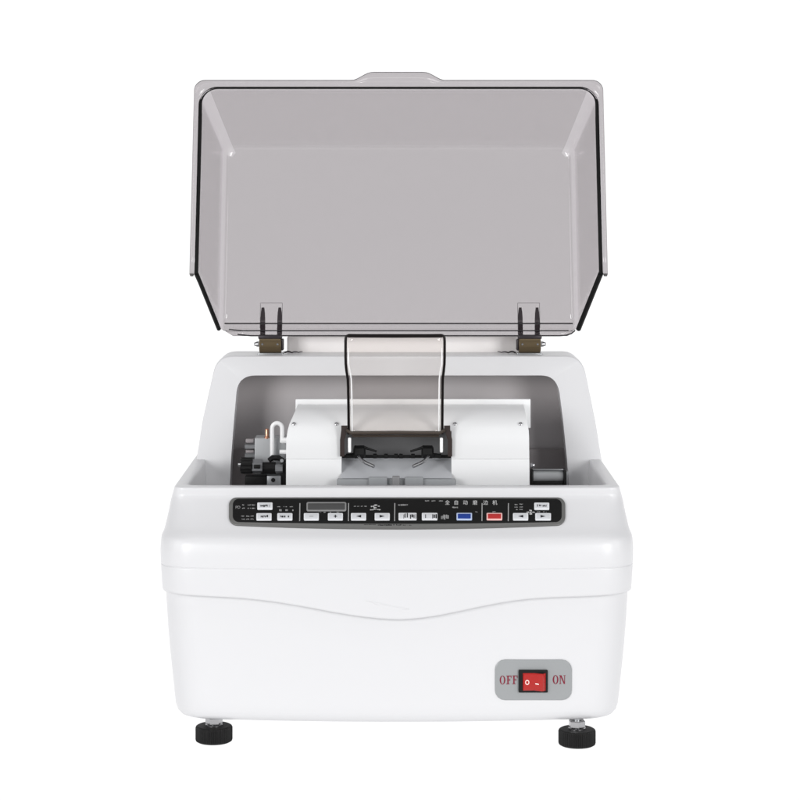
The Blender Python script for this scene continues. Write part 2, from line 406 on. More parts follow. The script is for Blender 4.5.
# flat flange round three sides with the finger tab at the top
def tab(x):
    x = abs(x + 0.5); return 9.4 if x < 28 else (0 if x > 51 else 9.4 * (0.5 + 0.5 * math.cos(math.pi * (x - 28) / 23)) ** 0.8)
inn = []; ou = []
hin = lid_line(221.4, 253.6, 19, 40.5); 
half_o = []
for k in range(0, 57):
    x = 216 * k / 56; half_o.append((x, 262.0))
for k in range(1, 9): a = math.pi / 2 * k / 8; half_o.append((216 + 12 * math.sin(a), 250 + 12 * math.cos(a)))
for k in range(1, 11): half_o.append((228, 250 + (40.5 - 250) * k / 10))
half_i = []
for k in range(0, 57): half_i.append((202.4 * k / 56, 253.6))
for k in range(1, 9): a = math.pi / 2 * k / 8; half_i.append((202.4 + 19 * math.sin(a), 234.6 + 19 * math.cos(a)))
for k in range(1, 11): half_i.append((221.4, 234.6 + (40.5 - 234.6) * k / 10))
ho = [(-x, u) for x, u in half_o[:0:-1]] + half_o; hi = [(-x, u) for x, u in half_i[:0:-1]] + half_i
b = MB()
b.loft([[L(x, u, HL - 1) for x, u in hi], [L(x, u + (tab(x) if abs(x) < 60 else 0), HL - 1) for x, u in ho]], closed=False)
fl = b.build('lid_flange', [FLANGE, EDGE2], lid)
md = fl.modifiers.new('thickness', 'SOLIDIFY'); md.thickness = 0.0022; md.offset = -1; md.material_offset_rim = 1
for s in (-1, 1): b = MB(); b.tube([L(s * 225.5, 41, HL), L(s * 225.5, 38.6, HL)], [2.6, 1.8], 10); b.build('flange_end', EDGE2, lid)
# dark bead where the flange meets the walls, then down the slanted cut
b = MB()
hp = lid_line(220.2, 252.4, 19, 41)
b.tube([L(x, u, HL + 0.2) for x, u in hp], [blend(0.65, 1.75, min(1, max(0, (250 - u) / 25))) for x, u in hp], 8)
for s in (-1, 1):
    b.tube([L(s * blend(220.4, 203.6, t), 41 * (1 - t) + 0.5, HL * (1 - t)) for t in [k / 8 * 0.97 for k in range(9)]], [3.0 if s > 0 else 2.5] * 9, 8)
b.build('lid_seal', EDGE, lid)
b = MB()
for u, wl, h, r in ((8.5, 198, 0.6, 0.8), (0.2, 193, 0.8, 0.65), (-5.6, 183, 0.6, 0.75)):
    b.tube([L(wl * (k / 12 - 1), u + (1.5 if k == 0 and u < 8 else 0), h) for k in range(25)] + ([L(190, -5.0, h), L(196, -3.2, h), L(200.5, 0.4, h)] if u < 0 else []), r, 8)
b.build('lid_hem_ridge', HEMR, lid)

# ------------------------------------------------------------------ hinges
def hinge(px, s):
    base = P(px, 355, 296)
    h = MB()
    h.box((base.x, 300, P(px, 353.4, 300).z), (29, 22, 3.0), 0.8); hg = h.build('hinge', GREYM)
    h = MB(); c = P(px, 344, 294)
    h.tube([(c.x - 12.5, c.y, c.z), (c.x - 11.6, c.y, c.z), (c.x + 11.6, c.y, c.z), (c.x + 12.5, c.y, c.z)], [9.0, 10.4, 10.4, 9.0], 24)
    h.box((c.x, c.y + 4, c.z - 4), (25, 12, 9), 1.5)
    h.build('barrel', BRONZE, hg)
    h = MB(); h.box((c.x, c.y - 4, c.z + 8.4), (27, 9, 4.6), 1.2); h.box((c.x + s * -13.6, c.y, c.z - 0.5), (3, 13, 13), 1.2)
    h.build('knuckle', DARKB, hg)
    h = MB(); h.tube([(c.x + s * 12, c.y - 1, c.z), (c.x + s * 15, c.y - 1, c.z), (c.x + s * 18.5, c.y - 1, c.z)], [3, 3, 1.6], 12)
    for q in (-1, 1): h.tube([(c.x + q * 8.6, c.y - 9.6, c.z + 0.5), (c.x + q * 8.6, c.y - 11.2, c.z + 0.5)], [1.7, 1.2], 10)
    h.build('pin', STEEL, hg)
    for q in (-1, 1):
        h = MB(); x = c.x + q * 9.6 - PV.x
        h.loft([[L(x - d, u, -3.4), L(x + d, u, -3.4), L(x + d, u, -3.4 - t), L(x - d, u, -3.4 - t)] for u, d, t in ((-9, 2.7, 7), (4, 2.7, 7), (15, 2.6, 4.5), (22, 2.3, 2.5), (28, 1.5, 1))], True, True, True)
        h.build('arm', ARM, hg)
    h = MB(); x0 = c.x - PV.x; 
    loop = [L(x0 - 12.5, 4, -3.1), L(x0 - 12.5, 33, -3.1), L(x0 + 12.5, 33, -3.1), L(x0 + 12.5, 4, -3.1)]
    h.tube(loop, 0.35, 6); h.build('mounting_pad', GREYP, hg)
    h = MB()
    cx0 = c.x - s * 16
    h.tube([Vector((cx0 - s * t * 20, 297 + 2 * math.sin(t * 9), ZT + 1.6 + 1.0 * abs(math.sin(t * 8)))) for t in [k / 20 for k in range(21)]], [1.1 - 0.7 * k / 20 for k in range(21)], 8)
    h.build('spring', DARKB, hg)
hinge(270.5, -1); hinge(529.5, 1)

# ------------------------------------------------------------------ inside: grinder cover
PR = [(505, 180), (478, 180), (461, 180), (459.6, 180.4), (459.2, 181), (458.8, 180.4), (447, 180.6), (438, 181.6), (431, 184.6), (424, 190.5), (416, 201.5), (409.5, 217), (404.6, 240)]
def xl(y): return interp([(404, 298), (414, 294), (424, 289.4), (433, 287), (440, 286.2), (505, 286)], y)
def xr(y): return interp([(404, 523.6), (424, 527.4), (432, 529), (505, 529.8)], y)
b = MB()
def strip(fa, fb, rows_, n=6):
    return [[P(fa(y) + (fb(y) - fa(y)) * k / n, y, Y) for k in range(n + 1)] for y, Y in rows_]
A = [r for r in PR if r[0] >= 431]; B = [r for r in PR if r[0] <= 431]
b.loft(strip(xl, lambda y: 341.5, A), closed=False)
b.loft(strip(lambda y: 451.5, xr, A), closed=False)
la, lb = (lambda y: 341.5), (lambda y: 451.5)
for q0, q1 in ((xl, la), (la, lb), (lb, xr)): b.loft(strip(q0, q1, B), closed=False)
for fx in (xl, xr):     # end cheeks
    b.loft([[P(fx(y), y, Y) for y, Y in PR], [P(fx(y), y, Y) + Vector((0, 250 - Y, 0)) for y, Y in PR]], closed=False)
for fx in (la, lambda y: 451.5):       # cheeks of the notch
    b.loft([[P(fx(y), y, Y) for y, Y in A], [P(fx(y), y, Y) + Vector((0, 238 - Y, 0)) for y, Y in A]], closed=False)
b.loft([[P(x, 431, 184.6) for x in (341.5, 396, 451.5)], [P(x, 431, 184.6) + Vector((0, 50, 0)) for x in (341.5, 396, 451.5)]], closed=False)
cover = b.build('grinder_cover', WHITE2, ang=30)
b = MB(); p0 = P(295.5, 399, 246); p1 = P(530.5, 428, 246)
b.box(((p0.x + p1.x) / 2, 247, (p0.z + p1.z) / 2), (p1.x - p0.x, 6, p0.z - p1.z), 1.0)
b.build('back_plate', WHITE2, cover)
def screw(px, py, Y, r, mtl, par):
    s_ = MB(); p = P(px, py, Y); d = Vector((0, -0.85, 0.5)).normalized()
    s_.tube([p, p + d * 1.0, p + d * 1.5], [r, r, r * 0.5], 12); s_.build('screw', mtl, par)
for px in (294, 336.5, 455, 520.5): screw(px, 424, 190, 2.0, STEEL, cover)
# grinding chamber in the notch
b = MB()
b.loft([[P(x, y, Y) for x in (341.6, 396, 451.4)] for y, Y in ((430, 236), (458, 236), (459, 205))], closed=False)
ch = b.build('chamber_wall', CHDARK)
b = MB()
b.loft([[P(x, y, Y) for x in (341, 396, 452)] for y, Y in ((457.5, 204), (459.5, 203), (476, 176), (478.5, 173))], closed=False)
b.build('splash_tray', TROUGH, ch)
b = MB()
c = P(396.5, 483.5, 172); b.box((c.x, 168, c.z), (128, 9, 12), 2)
for xx in (378, 414): c = P(xx, 481.5, 163); b.box((c.x, 162, c.z), (20, 5, 10), 1.2)
b.build('trough', GREYT, ch)
b = MB(); c = P(396, 482, 158); b.box((c.x, 158, c.z), (8, 5, 13), 1); b.build('drain_tab', CHDARK, ch)
b = MB(); p0, p1 = P(342, 456.5, 198), P(451, 456.5, 198)
b.tube([p0, p1], 1.7, 12)
for xx in (375, 386, 396, 401, 413): q = P(xx, 456, 197); b.tube([q + Vector((-2, 0, 0)), q + Vector((2, 0, 0))], 2.6, 12)
b.build('pivot_rod', BLACK, ch)
for s in (-1, 1):
    X = lambda x: 396 + s * (396 - x)
    X = (lambda x: x) if s < 0 else (lambda x: 787 - x)
    b = MB()
    q = P(X(359.5), 452, 190)
    b.tube([q + Vector((-6.6, 0, 0)), q + Vector((-5.4, 0, 0)), q + Vector((5, 0, 0)), q + Vector((6.6, 0, 0))], [5.2, 7.2, 7.2, 5.2], 7)
    b.tube([P(X(346), 456, 192), P(X(358), 455, 192)], 2.6, 10)
    cl = b.build('lens_clamp', BLACK)
    b = MB(); b.tube([P(X(364.5), 447.6, 186), P(X(370), 449.4, 184), P(X(376.5), 451.4, 182)], [1.7, 1.3, 1.1], 8); b.build('lever', BLACK, cl)
    b = MB(); b.tube([P(X(358.5), 456, 182), P(X(362), 460.4, 176), P(X(366), 463, 172), P(X(374), 466.6, 166)], [1.6, 1.9, 1.9, 1.9], 10)
    b.build('nozzle', STEEL, cl)

# ------------------------------------------------------------------ splash shield
SP = [(434, 178), (428, 176), (415, 171), (400, 166), (388, 161), (379, 157), (371, 151), (364, 145), (357, 141), (348, 138.5), (341, 137.5), (335.6, 137)]
def sx(y): return interp([(335, 345.6), (362, 345.6), (372, 346.6), (380, 348), (400, 348.4), (434, 348.8)], y)
def sr(y): return interp([(335, 444.6), (362, 444.6), (372, 443.6), (380, 442.6), (434, 442.2)], y)
b = MB(); b.loft([[P(sx(y) + (sr(y) - sx(y)) * k / 10, y, Y) for k in range(11)] for y, Y in SP], closed=False)
sh = b.build('splash_shield', [SHIELD, SHEDGE], ang=60, label='small curved clear guard over the grinding chamber')
md = sh.modifiers.new('thickness', 'SOLIDIFY'); md.thickness = 0.002; md.offset = 0; md.material_offset_rim = 1
b = MB()
left = [P(sx(y), y, Y - 0.3) for y, Y in SP]; right = [P(sr(y), y, Y - 0.3) for y, Y in SP][::-1]
tl_ = left[-1]; tr_ = right[0]
path = left[:-1] + [tl_ + Vector((0.2, 0, -2.5)), tl_ + Vector((1.0, 0, -0.6)), tl_ + Vector((3.2, 0, 0.4))] + [tl_.lerp(tr_, k / 6) + Vector((0, 0, 0.2)) for k in range(1, 6)] + [tr_ + Vector((-3.2, 0, 0.4)), tr_ + Vector((-1.0, 0, -0.6)), tr_ + Vector((-0.2, 0, -2.5))] + right[1:]
b.tube(path, 1.45, 8)
b.tube([tl_ + Vector((2.5, 0, -0.9)), tl_.lerp(tr_, 0.5) + Vector((0, 0, -1.1)), tr_ + Vector((-2.5, 0, -0.9))], 1.2, 8); b.build('shield_edge', SHEDGE, sh)
for fx, d_ in ((sx, 3.4), (sr, -3.4)):      # pale strip painting in the reflection just inside each long edge
    b = MB(); b.tube([P(fx(y) + d_ * (1 if 366 < y else 0.8), y, Y - 1.2) for y, Y in SP[:-2]], [0.35] + [0.75] * (len(SP) - 4) + [0.3], 8); b.build('shield_glint', TUBEW, sh)
b = MB(); p0, p1 = P(348, 432.6, 175), P(443, 432.6, 175)
b.tube([p0 + Vector((-2, 0, 3)), p0 + Vector((3, 0, -0.5)), p0.lerp(p1, .5) , p1 + Vector((-3, 0, -0.5)), p1 + Vector((2, 0, 3))], 2.0, 10)
b.tube([P(352, 436, 178), P(439, 436, 178)], 1.2, 8)
b.build('shield_hem', mat('brown_acrylic_hem', (0.05, 0.038, 0.03), 0.25), sh)
BRK = mat('dark_brown_bracket', (0.03, 0.02, 0.018), 0.3)
for x0, x1 in ((344.3, 341.8), (447.2, 449.6)):
    b = MB(); b.loft([[P(x0 - 3.0, y, 176), P(x0 + 3.0, y, 176), P(x0 + 3.0, y, 196), P(x0 - 3.0, y, 196)] for y in (425.5, 430)] + [[P(x1 - 1.8, y, 176), P(x1 + 2.6, y, 176), P(x1 + 2.6, y, 196), P(x1 - 1.8, y, 196)] for y in (440, 456.5)], True, True, True)
    b.build('shield_bracket', BRK, sh)
for x0 in (349.6, 441.4):
    b = MB(); b.box(P(x0, 445, 176), (3.4, 6, 16), 1.2); b.build('shield_stop', TUBEW, sh)

# ------------------------------------------------------------------ inside left: valve, tube, knobs
b = MB(); p0, p1 = P(255, 437.4, 262), P(289, 476, 262)
b.box(((p0.x + p1.x) / 2, 270, (p0.z + p1.z) / 2), (p1.x - p0.x, 30, p0.z - p1.z), 1.2)
vb = b.build('valve_block', GREYP)
b = MB()
for y in (446.6, 455.5):
    q = P(250, y, 262); b.tube([q + Vector((-5.6, 0, 0)), q + Vector((6, 0, 0))], 3.4, 6)
b.build('bolt', GREYM, vb)
b = MB(); q = P(250, 440.5, 266); b.box(q, (9, 10, 4), 0.6); q = P(250, 451, 266); b.box(q, (9, 10, 3), 0.6); b.build('bracket', LININGD, vb)
b = MB(); q = P(267, 438.5, 258); b.tube([q, q + Vector((0, 0, 2)), q + Vector((0, 0, 2.2)), q + Vector((0, 0, 10)), q + Vector((0, 0, 11))], [3.2, 3.2, 2.2, 2.2, 1.6], 12); b.build('nipple', COPPER, vb)
b = MB(); pts = [P(272.2, 466, 246), P(272.2, 450, 246), P(272.2, 428.5, 246)]
cx_, cy_, r_ = 277.2, 428.2, 5.0
pts += [P(cx_ - r_ * math.cos(a), cy_ - r_ * math.sin(a) * 1.02, 246) for a in [math.pi * k / 10 for k in range(1, 10)]]
pts += [P(282.2, 428.5, 246), P(282.2, 442.5, 246)]
b.tube(pts, 2.45, 14); q = P(284, 440.4, 246); b.tube([q + Vector((-3, 0, 0)), q + Vector((5, 0, 0))], 3.3, 12)
q = P(281, 452, 246); b.tube([q + Vector((-1.5, 0, 0)), q + Vector((7, 0, 0))], 2.6, 12)
b.build('coolant_tube', TUBEW)
b = MB()
q = P(246.5, 465.6, 236); 
def gear(bb, c, x0, x1, r, n=14, k=0.12):
    rg = []
    for x in (x0, x0 + 1, x1 - 1, x1):
        rr = r * (0.9 if x in (x0, x1) else 1)
        rg.append([c + Vector((x, rr * (1 + (k if i % 2 else 0)) * math.cos(math.pi * i / n), rr * (1 + (k if i % 2 else 0)) * math.sin(math.pi * i / n))) for i in range(2 * n)])
    bb.loft(rg, True, True, True)
gear(b, q, -6.5, 7, 8.2); kn = b.build('adjusting_knob', BLACK)
b = MB(); q2 = P(257, 466.3, 236); b.tube([q2 + Vector((-5, 0, 0)), q2 + Vector((6.2, 0, 0))], 8.0, 6); b.build('collar', GREYM, kn)
b = MB(); q2 = P(257, 466.6, 226); b.box(q2, (7, 4, 4), 0.5); b.build('collar_slot', BLACK, kn)
b = MB(); q2 = P(268.5, 468, 238); b.tube([q2 + Vector((-8, 0, 0)), q2 + Vector((8, 0, 0))], 6.6, 16)
q2 = P(276, 459.6, 240); b.tube([q2 + Vector((-8, 0, -1)), q2 + Vector((-4, 0, 2)), q2 + Vector((3, 0, 2)), q2 + Vector((8, 0, -1))], [2.6, 3.2, 3.2, 2.4], 10)
b.build('shaft', BLACK, kn)
b = MB(); q2 = P(279, 468.5, 234); b.tube([q2 + Vector((-4, 0, 0)), q2 + Vector((4, 0, 0))], 4.6, 6); q2 = P(282, 461, 236); b.tube([q2, q2 + Vector((0, -5, 1))], 2, 10); b.build('nut', GREYM, kn)
b = MB(); q2 = P(240, 465, 230); b.tube([q2 + Vector((-2, 0, 0)), q2 + Vector((1, 0, 0))], 2.2, 10); b.build('knob_tip', STEEL, kn)
b = MB(); p0, p1 = P(245, 475.6, 240), P(266.5, 492, 240)
b.box(((p0.x + p1.x) / 2, 245, (p0.z + p1.z) / 2), (p1.x - p0.x, 14, p0.z - p1.z), 1.2)
q2 = P(283.6, 475, 244); b.box(q2, (6.5, 10, 34), 0.8)
mb_ = b.build('mounting_block', BLACK)
b = MB(); p0, p1 = P(266.8, 475.6, 236), P(281, 492, 236)
b.box(((p0.x + p1.x) / 2, 242, (p0.z + p1.z) / 2), (p1.x - p0.x, 14, p0.z - p1.z), 1.0); b.build('end_plate', GREYM, mb_)
b = MB(); q2 = P(273.2, 480, 235); b.tube([q2 + Vector((0, 0.5, 0)), q2 + Vector((0, -0.6, 0))], 2.4, 12); b.build('screw_hole', BLACK, mb_)
# inside right: small motor
b = MB(); q = P(548, 475.6, 240); b.tube([q + Vector((-17.5, 0, 0)), q + Vector((-16.5, 0, 0)), q + Vector((16, 0, 0)), q + Vector((17, 0, 0))], [6, 6.8, 6.8, 6], 20)
mo = b.build('motor', GREYP)
b = MB(); q2 = P(548, 485, 238); b.box(q2, (34, 14, 9), 1)
for x in (531.6, 564.6): q2 = P(x, 481, 236); b.box(q2, (3, 16, 26), 0.8)
b.build('motor_cradle', BLACK, mo)
b = MB(); q2 = P(566.6, 482, 234); b.box(q2, (2, 10, 24), 0.6); q2 = P(548, 469.6, 236); b.box(q2, (34, 5, 1.8), 0.6); b.build('motor_strap', GREYM, mo)
b = MB(); q2 = P(532.6, 465.4, 232); b.tube([q2 + Vector((0, 3, 0)), q2, q2 + Vector((0, -2.2, 0)), q2 + Vector((0, -3, 0))], [3, 3, 2.4, 1.2], 14); b.build('screw', STEEL, mo)

# ------------------------------------------------------------------ control panel on the sloping front
def rr_bounds(x, x0, x1, yt, yb, rl, rr_):
    """top and bottom of a rounded strip at x"""
    def cut(d, r): return 0 if d >= r else r - math.sqrt(max(r * r - (r - d) ** 2, 0))
    c = max(cut(x - x0, rl), cut(x1 - x, rr_)); return yt(x) + c, yb(x) - c
def panel_sheet(x0, x1, yt, yb, r, off, base, mtl, parent, name, n=70, rows=6, soft=0.6):
    xs = [x0 + r * (1 - math.cos(math.pi / 2 * k / 8)) for k in range(8)] + [x0 + r + (x1 - x0 - 2 * r) * k / n for k in range(n + 1)] + [x1 - r + r * math.sin(math.pi / 2 * k / 8) for k in range(1, 9)]
    topl, botl = [], []
    for x in xs:
        t, bt = rr_bounds(x, x0, x1, yt, yb, r, r); topl.append((x, t)); botl.append((x, bt))
    loop = topl + botl[::-1]; nn = len(xs); cxx, cyy = (x0 + x1) / 2, (yt(cxx := (x0 + x1) / 2) + yb((x0 + x1) / 2)) / 2
    def shrink(x, y, d):
        dx = d if x < x0 + r else (-d if x > x1 - r else 0); mid_ = (yt(x) + yb(x)) / 2
        return x + dx * (1 if abs(x - cxx) > (x1 - x0) / 2 - r * 0.6 else 0.4), y + (d if y < mid_ else -d)
    bb = MB()
    r0 = [FS(x, y, base) for x, y in loop]; r1 = [FS(x, y, off - soft) for x, y in loop]; r2 = [FS(*shrink(x, y, soft), off) for x, y in loop]
    bb.loft([r0, r1, r2], closed=True)
    tops = [shrink(*p, soft) for p in topl]; bots = [shrink(*p, soft) for p in botl]
    bb.loft([[FS(blend(a[0], c[0], k / rows), blend(a[1], c[1], k / rows), off) for a, c in zip(tops, bots)] for k in range(rows + 1)], closed=False)
    return bb.build(name, mtl, parent, ang=40)
def bow_bot(c, d):   # c at the ends, c + d in the middle
    return lambda x: c + d * (1 - min(abs((x - 397) / 168), 1) ** 2.0)
bez_o = panel_sheet(229, 565.2, lambda x: 498.3, bow_bot(525.6, 4.0), 8, 2.2, -1.5, BEZEL, None, 'control_panel')
panel_sheet(233, 561.5, lambda x: 500.2, bow_bot(523.4, 1.9), 6, 2.7, 1.2, PANEL, bez_o, 'panel_film', soft=0.3)
OFFP = 2.7
def rrect(x0, y0, x1, y1, r, n=4):
    pts = []
    for cx, cy, a0 in ((x1 - r, y0 + r, -90), (x1 - r, y1 - r, 0), (x0 + r, y1 - r, 90), (x0 + r, y0 + r, 180)):
        for k in range(n + 1): a = math.radians(a0 + 90 * k / n); pts.append((cx + r * math.cos(a), cy + r * math.sin(a)))
    return pts
def slab(x0, y0, x1, y1, r, lo, hi, f=FS, bb=None, inset=0.45):
    bb = bb or MB(); o = rrect(x0, y0, x1, y1, r); i = rrect(x0 + inset, y0 + inset, x1 - inset, y1 - inset, max(r - inset * 0.6, 0.1))
    bb.loft([[f(x, y, lo) for x, y in o], [f(x, y, hi - inset * 0.8) for x, y in o], [f(x, y, hi) for x, y in i]], True, False, True); return bb
def ink(bb, poly, off, f=FS):
    bb.add([f(x, y, off) for x, y in poly], [list(range(len(poly)))]); return bb
def bars(bb, x0, x1, y, h, off, seed, fill=0.7, f=FS):
    """a smear of tiny strokes, like print too small to read"""
    rg = random.Random(seed); x = x0
    while x < x1 - 0.3:
        wd = rg.uniform(0.45, 1.3); wd = min(wd, x1 - x)
        if rg.random() < fill:
            dy = rg.uniform(-0.15, 0.15) * h; hh = h * rg.uniform(0.55, 1.0)
            ink(bb, [(x, y - hh / 2 + dy), (x + wd, y - hh / 2 + dy), (x + wd, y + hh / 2 + dy), (x, y + hh / 2 + dy)], off, f)
        x += wd + rg.uniform(0.1, 0.45)
    return bb
def button(x0, y0, x1, y1, kind, col=BTN, inner=BTNI, seed=0):
    bo = slab(x0, y0, x1, y1, 0.9, OFFP - 0.3, OFFP + 1.1).build('button', col, bez_o)
    slab(x0 + 1.3, y0 + 1.2, x1 - 1.3, y1 - 1.2, 0.5, OFFP + 1.0, OFFP + 1.25, inset=0.1).build('button_window', inner, bo)
    g = MB(); cx, cy = (x0 + x1) / 2, (y0 + y1) / 2; o = OFFP + 1.34
    if kind == 'left': ink(g, [(cx + 2.6, cy - 1.35), (cx + 2.6, cy + 1.35), (cx - 2.6, cy)], o)
    elif kind == 'right': ink(g, [(cx - 2.6, cy - 1.35), (cx + 2.6, cy), (cx - 2.6, cy + 1.35)], o)
    elif kind == 'minus': ink(g, [(cx - 2, cy - .35), (cx + 2, cy - .35), (cx + 2, cy + .35), (cx - 2, cy + .35)], o)
    elif kind == 'plus':
        ink(g, [(cx - 1.7, cy - .4), (cx + 1.7, cy - .4), (cx + 1.7, cy + .4), (cx - 1.7, cy + .4)], o)
        ink(g, [(cx - .45, cy - 1.5), (cx + .45, cy - 1.5), (cx + .45, cy + 1.5), (cx - .45, cy + 1.5)], o + 0.03)
    elif kind == 'text': bars(g, cx - 4.6, cx + 4.8, cy, 2.4, o, seed, 0.85)
    elif kind == 'worn': bars(g, x0 + 2, x1 - 0.5, cy, 4.8, o, seed, 0.6)
    else: return bo
    g.build('button_print', INKK if kind != 'minus' else INKG, bo); return bo
Y0, Y1 = 515.4, 522.6
button(257.5, 504.7, 272.7, 511.8, 'text', seed=1)
button(256.6, Y0, 271.8, Y1, 'text', seed=2); button(277.5, Y0, 292.6, Y1, 'text', seed=3)
button(304, Y0, 319, Y1, 'minus'); button(328, Y0, 343, Y1, 'plus')
button(351, Y0, 366.2, Y1, 'left'); button(374.7, Y0, 389.8, Y1, 'right')
button(398.5, Y0 - .2, 416.6, Y1 - .2, 'worn', seed=5); button(421.8, Y0 - .2, 437.4, Y1 - .2, 'worn', seed=6)
button(456.4, Y0 - .2, 471.9, Y1 - .2, 'none', mat('blue_button_rim', (0.42, 0.5, 0.68), 0.35), BLUE)
button(486.4, Y0 - .2, 502.1, Y1 - .2, 'none', mat('red_button_rim', (0.75, 0.45, 0.43), 0.35), RED)
button(512.7, Y0 - .1, 528, Y1 - .1, 'left'); button(535, Y0 - .1, 550.7, Y1 - .1, 'right')
button(534, 504.8, 549, 511.9, 'text', seed=9)
# display
fr = slab(306.6, 504, 346.4, 513.3, 1.6, OFFP - 0.3, OFFP + 0.5, inset=0.3).build('display', mat('grey_display_rim', (0.2, 0.2, 0.2), 0.4), bez_o)
slab(308.0, 505.4, 345.0, 512.0, 0.8, OFFP + 0.4, OFFP + 0.62, inset=0.1).build('display_window', LCD, fr)
# dividing lines
for x in (300, 348.6, 394.8, 482, 508.3):
    g = MB(); ink(g, [(x - .5, 505), (x + .5, 505), (x + .3, 523), (x - .7, 523)], OFFP + 0.12); g.build('divider', INKG, bez_o)
# lettering
def text_mesh(txt, x0, y0, h, bb, off, f, adv=None):
    """lettering laid on the surface: x0 left, y0 baseline, h the letter height, all in photo pixels"""
    for i, chs in enumerate([txt] if adv is None else list(txt)):
        cu = bpy.data.curves.new('lettering', 'FONT'); cu.body = chs; cu.size = 1.0; cu.resolution_u = 4
        to = bpy.data.objects.new('lettering', cu); S.collection.objects.link(to)
        dg = bpy.context.evaluated_depsgraph_get(); me = bpy.data.meshes.new_from_object(to.evaluated_get(dg))
        bpy.data.objects.remove(to); bpy.data.curves.remove(cu)
        xo = x0 + (adv[i] if adv else 0)
        bb.add([f(xo + v.co.x * h, y0 - v.co.y * h, off) for v in me.vertices], [list(p.vertices) for p in me.polygons])
        bpy.data.meshes.remove(me)
    return bb
g = MB(); text_mesh('全自动磨边机', 444.8, 506.3, 5.0, g, OFFP + 0.14, FS, adv=(0, 8.8, 18.0, 27.6, 38.2, 47.4)); g.build('title_lettering', INKW, bez_o)
g = MB(); text_mesh('PD', 232.8 + 2.8, 510.4, 4.0, g, OFFP + 0.14, FS); g.build('panel_lettering', INKG, bez_o)
g = MB(); o = OFFP + 0.13
def prints(items, seed, h=1.1, half=1.6):
    g = MB()
    for i, (x, y) in enumerate(items): bars(g, x - half, x + half, y, h, o, seed + i, 0.92)
    g.build('small_print', INKG, bez_o)
prints([(244, 506.8), (249.5, 506.8), (253.6, 506.8), (244, 510), (249.5, 510), (253.6, 510)], 30)
prints([(243, 518), (248, 518), (252.4, 518), (243.6, 521), (248, 521), (252.4, 521)], 40)
prints([(279, 508.6), (285.4, 508.6), (291.5, 508.6)], 50, 0.8); prints([(280.6, 512), (286.8, 512), (293, 512)], 53, 2.2, 1.2)
prints([(320, 514.2), (325, 514.2), (330, 514.2), (338, 514.2)], 57, 0.9, 1.2)
prints([(355, 508.2), (358.3, 508.2), (362, 508.2), (365.6, 508.2)], 61, 0.8, 1.1)
prints([(516, 506.4), (516, 508.9), (516, 511.4), (521, 506.0), (521, 508.9), (521, 511.4)], 66)
prints([(538.4, 513.7), (544.6, 513.7)], 73, 1.0); prints([(476, 513.8)], 76); prints([(494, 513.6)], 78, 0.8)
prints([(403, 506.9)], 81, 1.6, 4.8); prints([(455, 509.4)], 83, 1.6, 2.8); prints([(427, 502.8), (433.5, 502.8), (441, 502.8)], 85, 1.1, 2)
prints([(445.5, 518.8)], 89, 5, 4.5)
g = MB()
for x, y in ((375.6, 507), (375.2, 509.4), (372.6, 508.2), (378.2, 508.2), (371.8, 511.6), (379, 511.6), (375.4, 511)): bars(g, x - 1.6, x + 1.6, y, 1.3, o, int(x * 7 + y), 0.95)
g.build('symbol_print', INKW, bez_o); g = MB()
for x, y in ((530.5, 512.4), (530.5, 514), (527.5, 514), (533.3, 514), (530.6, 515.6)): bars(g, x - 1.2, x + 1.2, y, 1.5, o, int(x * 3 + y), 0.95)
g.build('symbol_print', INKW, bez_o)
g = MB(); bars(g, 378, 402, 526.6, 1.4, 2.34, 7, 0.8); bars(g, 402, 412, 526.8, 0.7, 2.34, 8, 0.5); bars(g, 364, 376, 526.2, 0.6, 2.34, 12, 0.9); g.build('bezel_print', INKK, bez_o)
# raised swoosh above the wave
b = MB(); A_, B_ = [], []
for k in range(25):
    t = k / 24; x = blend(365.5, 409, t); yt = 600.6 + 8.2 * t + 2.0 * math.sin(t * 3.1) * (t - 0.3); wd = 5.2 * math.sin(math.pi * t ** 1.2) ** 1.2
    A_.append((x, yt)); B_.append((x, yt + wd))
b.loft([[FS(x, y, -0.3) for x, y in A_], [FS(x, y, 0.6) for x, y in A_], [FS(x, (y + z[1]) / 2, 0.7) for (x, y), z in zip(A_, B_)], [FS(x, y, 0.05) for x, y in B_], [FS(x, y, -0.3) for x, y in B_]], closed=False)
b.build('emblem', WHITE, ang=30)

# ------------------------------------------------------------------ power switch
pl = slab(495, 659.4, 571.8, 700, 10, -1, 1.1, FB, inset=0.5).build('switch_plate', PLATE)
b = slab(518.4, 669.4, 547.4, 691.8, 0.8, 0.5, 3.2, FB, inset=0.6); b.build('switch_frame', BLACK, pl)
def rk(x, y, o): return FB(x, y, o)
b = MB(); cols_ = [(522.4, 3.3, 0), (523.0, 4.7, 0), (532.5, 4.2, 0), (533.6, 4.3, 0), (541.6, 7.6, 0), (542.6, 6.9, 0), (545.2, 3.2, 0)]
rws = [(672.2, -1.4), (673.2, -0.3), (681, 0), (688.4, -0.3), (689.6, -1.4)]
b.loft([[rk(x, y, max(o + d * (1 if 522.5 < x < 544 else 0.2), 3.1)) for x, o, _ in cols_] for y, d in rws], closed=False)
b.build('rocker_switch', REDR, pl)
b = MB(); nn = 20
for k in range(nn):
    a0, a1 = 2 * math.pi * k / nn, 2 * math.pi * (k + 1) / nn; c = (526.6, 681)
    q = [(c[0] + r * math.cos(a) * .8, c[1] + r * math.sin(a)) for r, a in ((2.6, a0), (2.6, a1), (1.6, a1), (1.6, a0))]
    ink(b, q, 4.75, FB)
ink(b, [(534.4, 681.2), (537.8, 681.8), (537.8, 683.0), (534.4, 682.4)], 6.6, FB)
b.build('switch_marks', mat('pale_pink_print', (0.85, 0.62, 0.58), 0.4), pl)
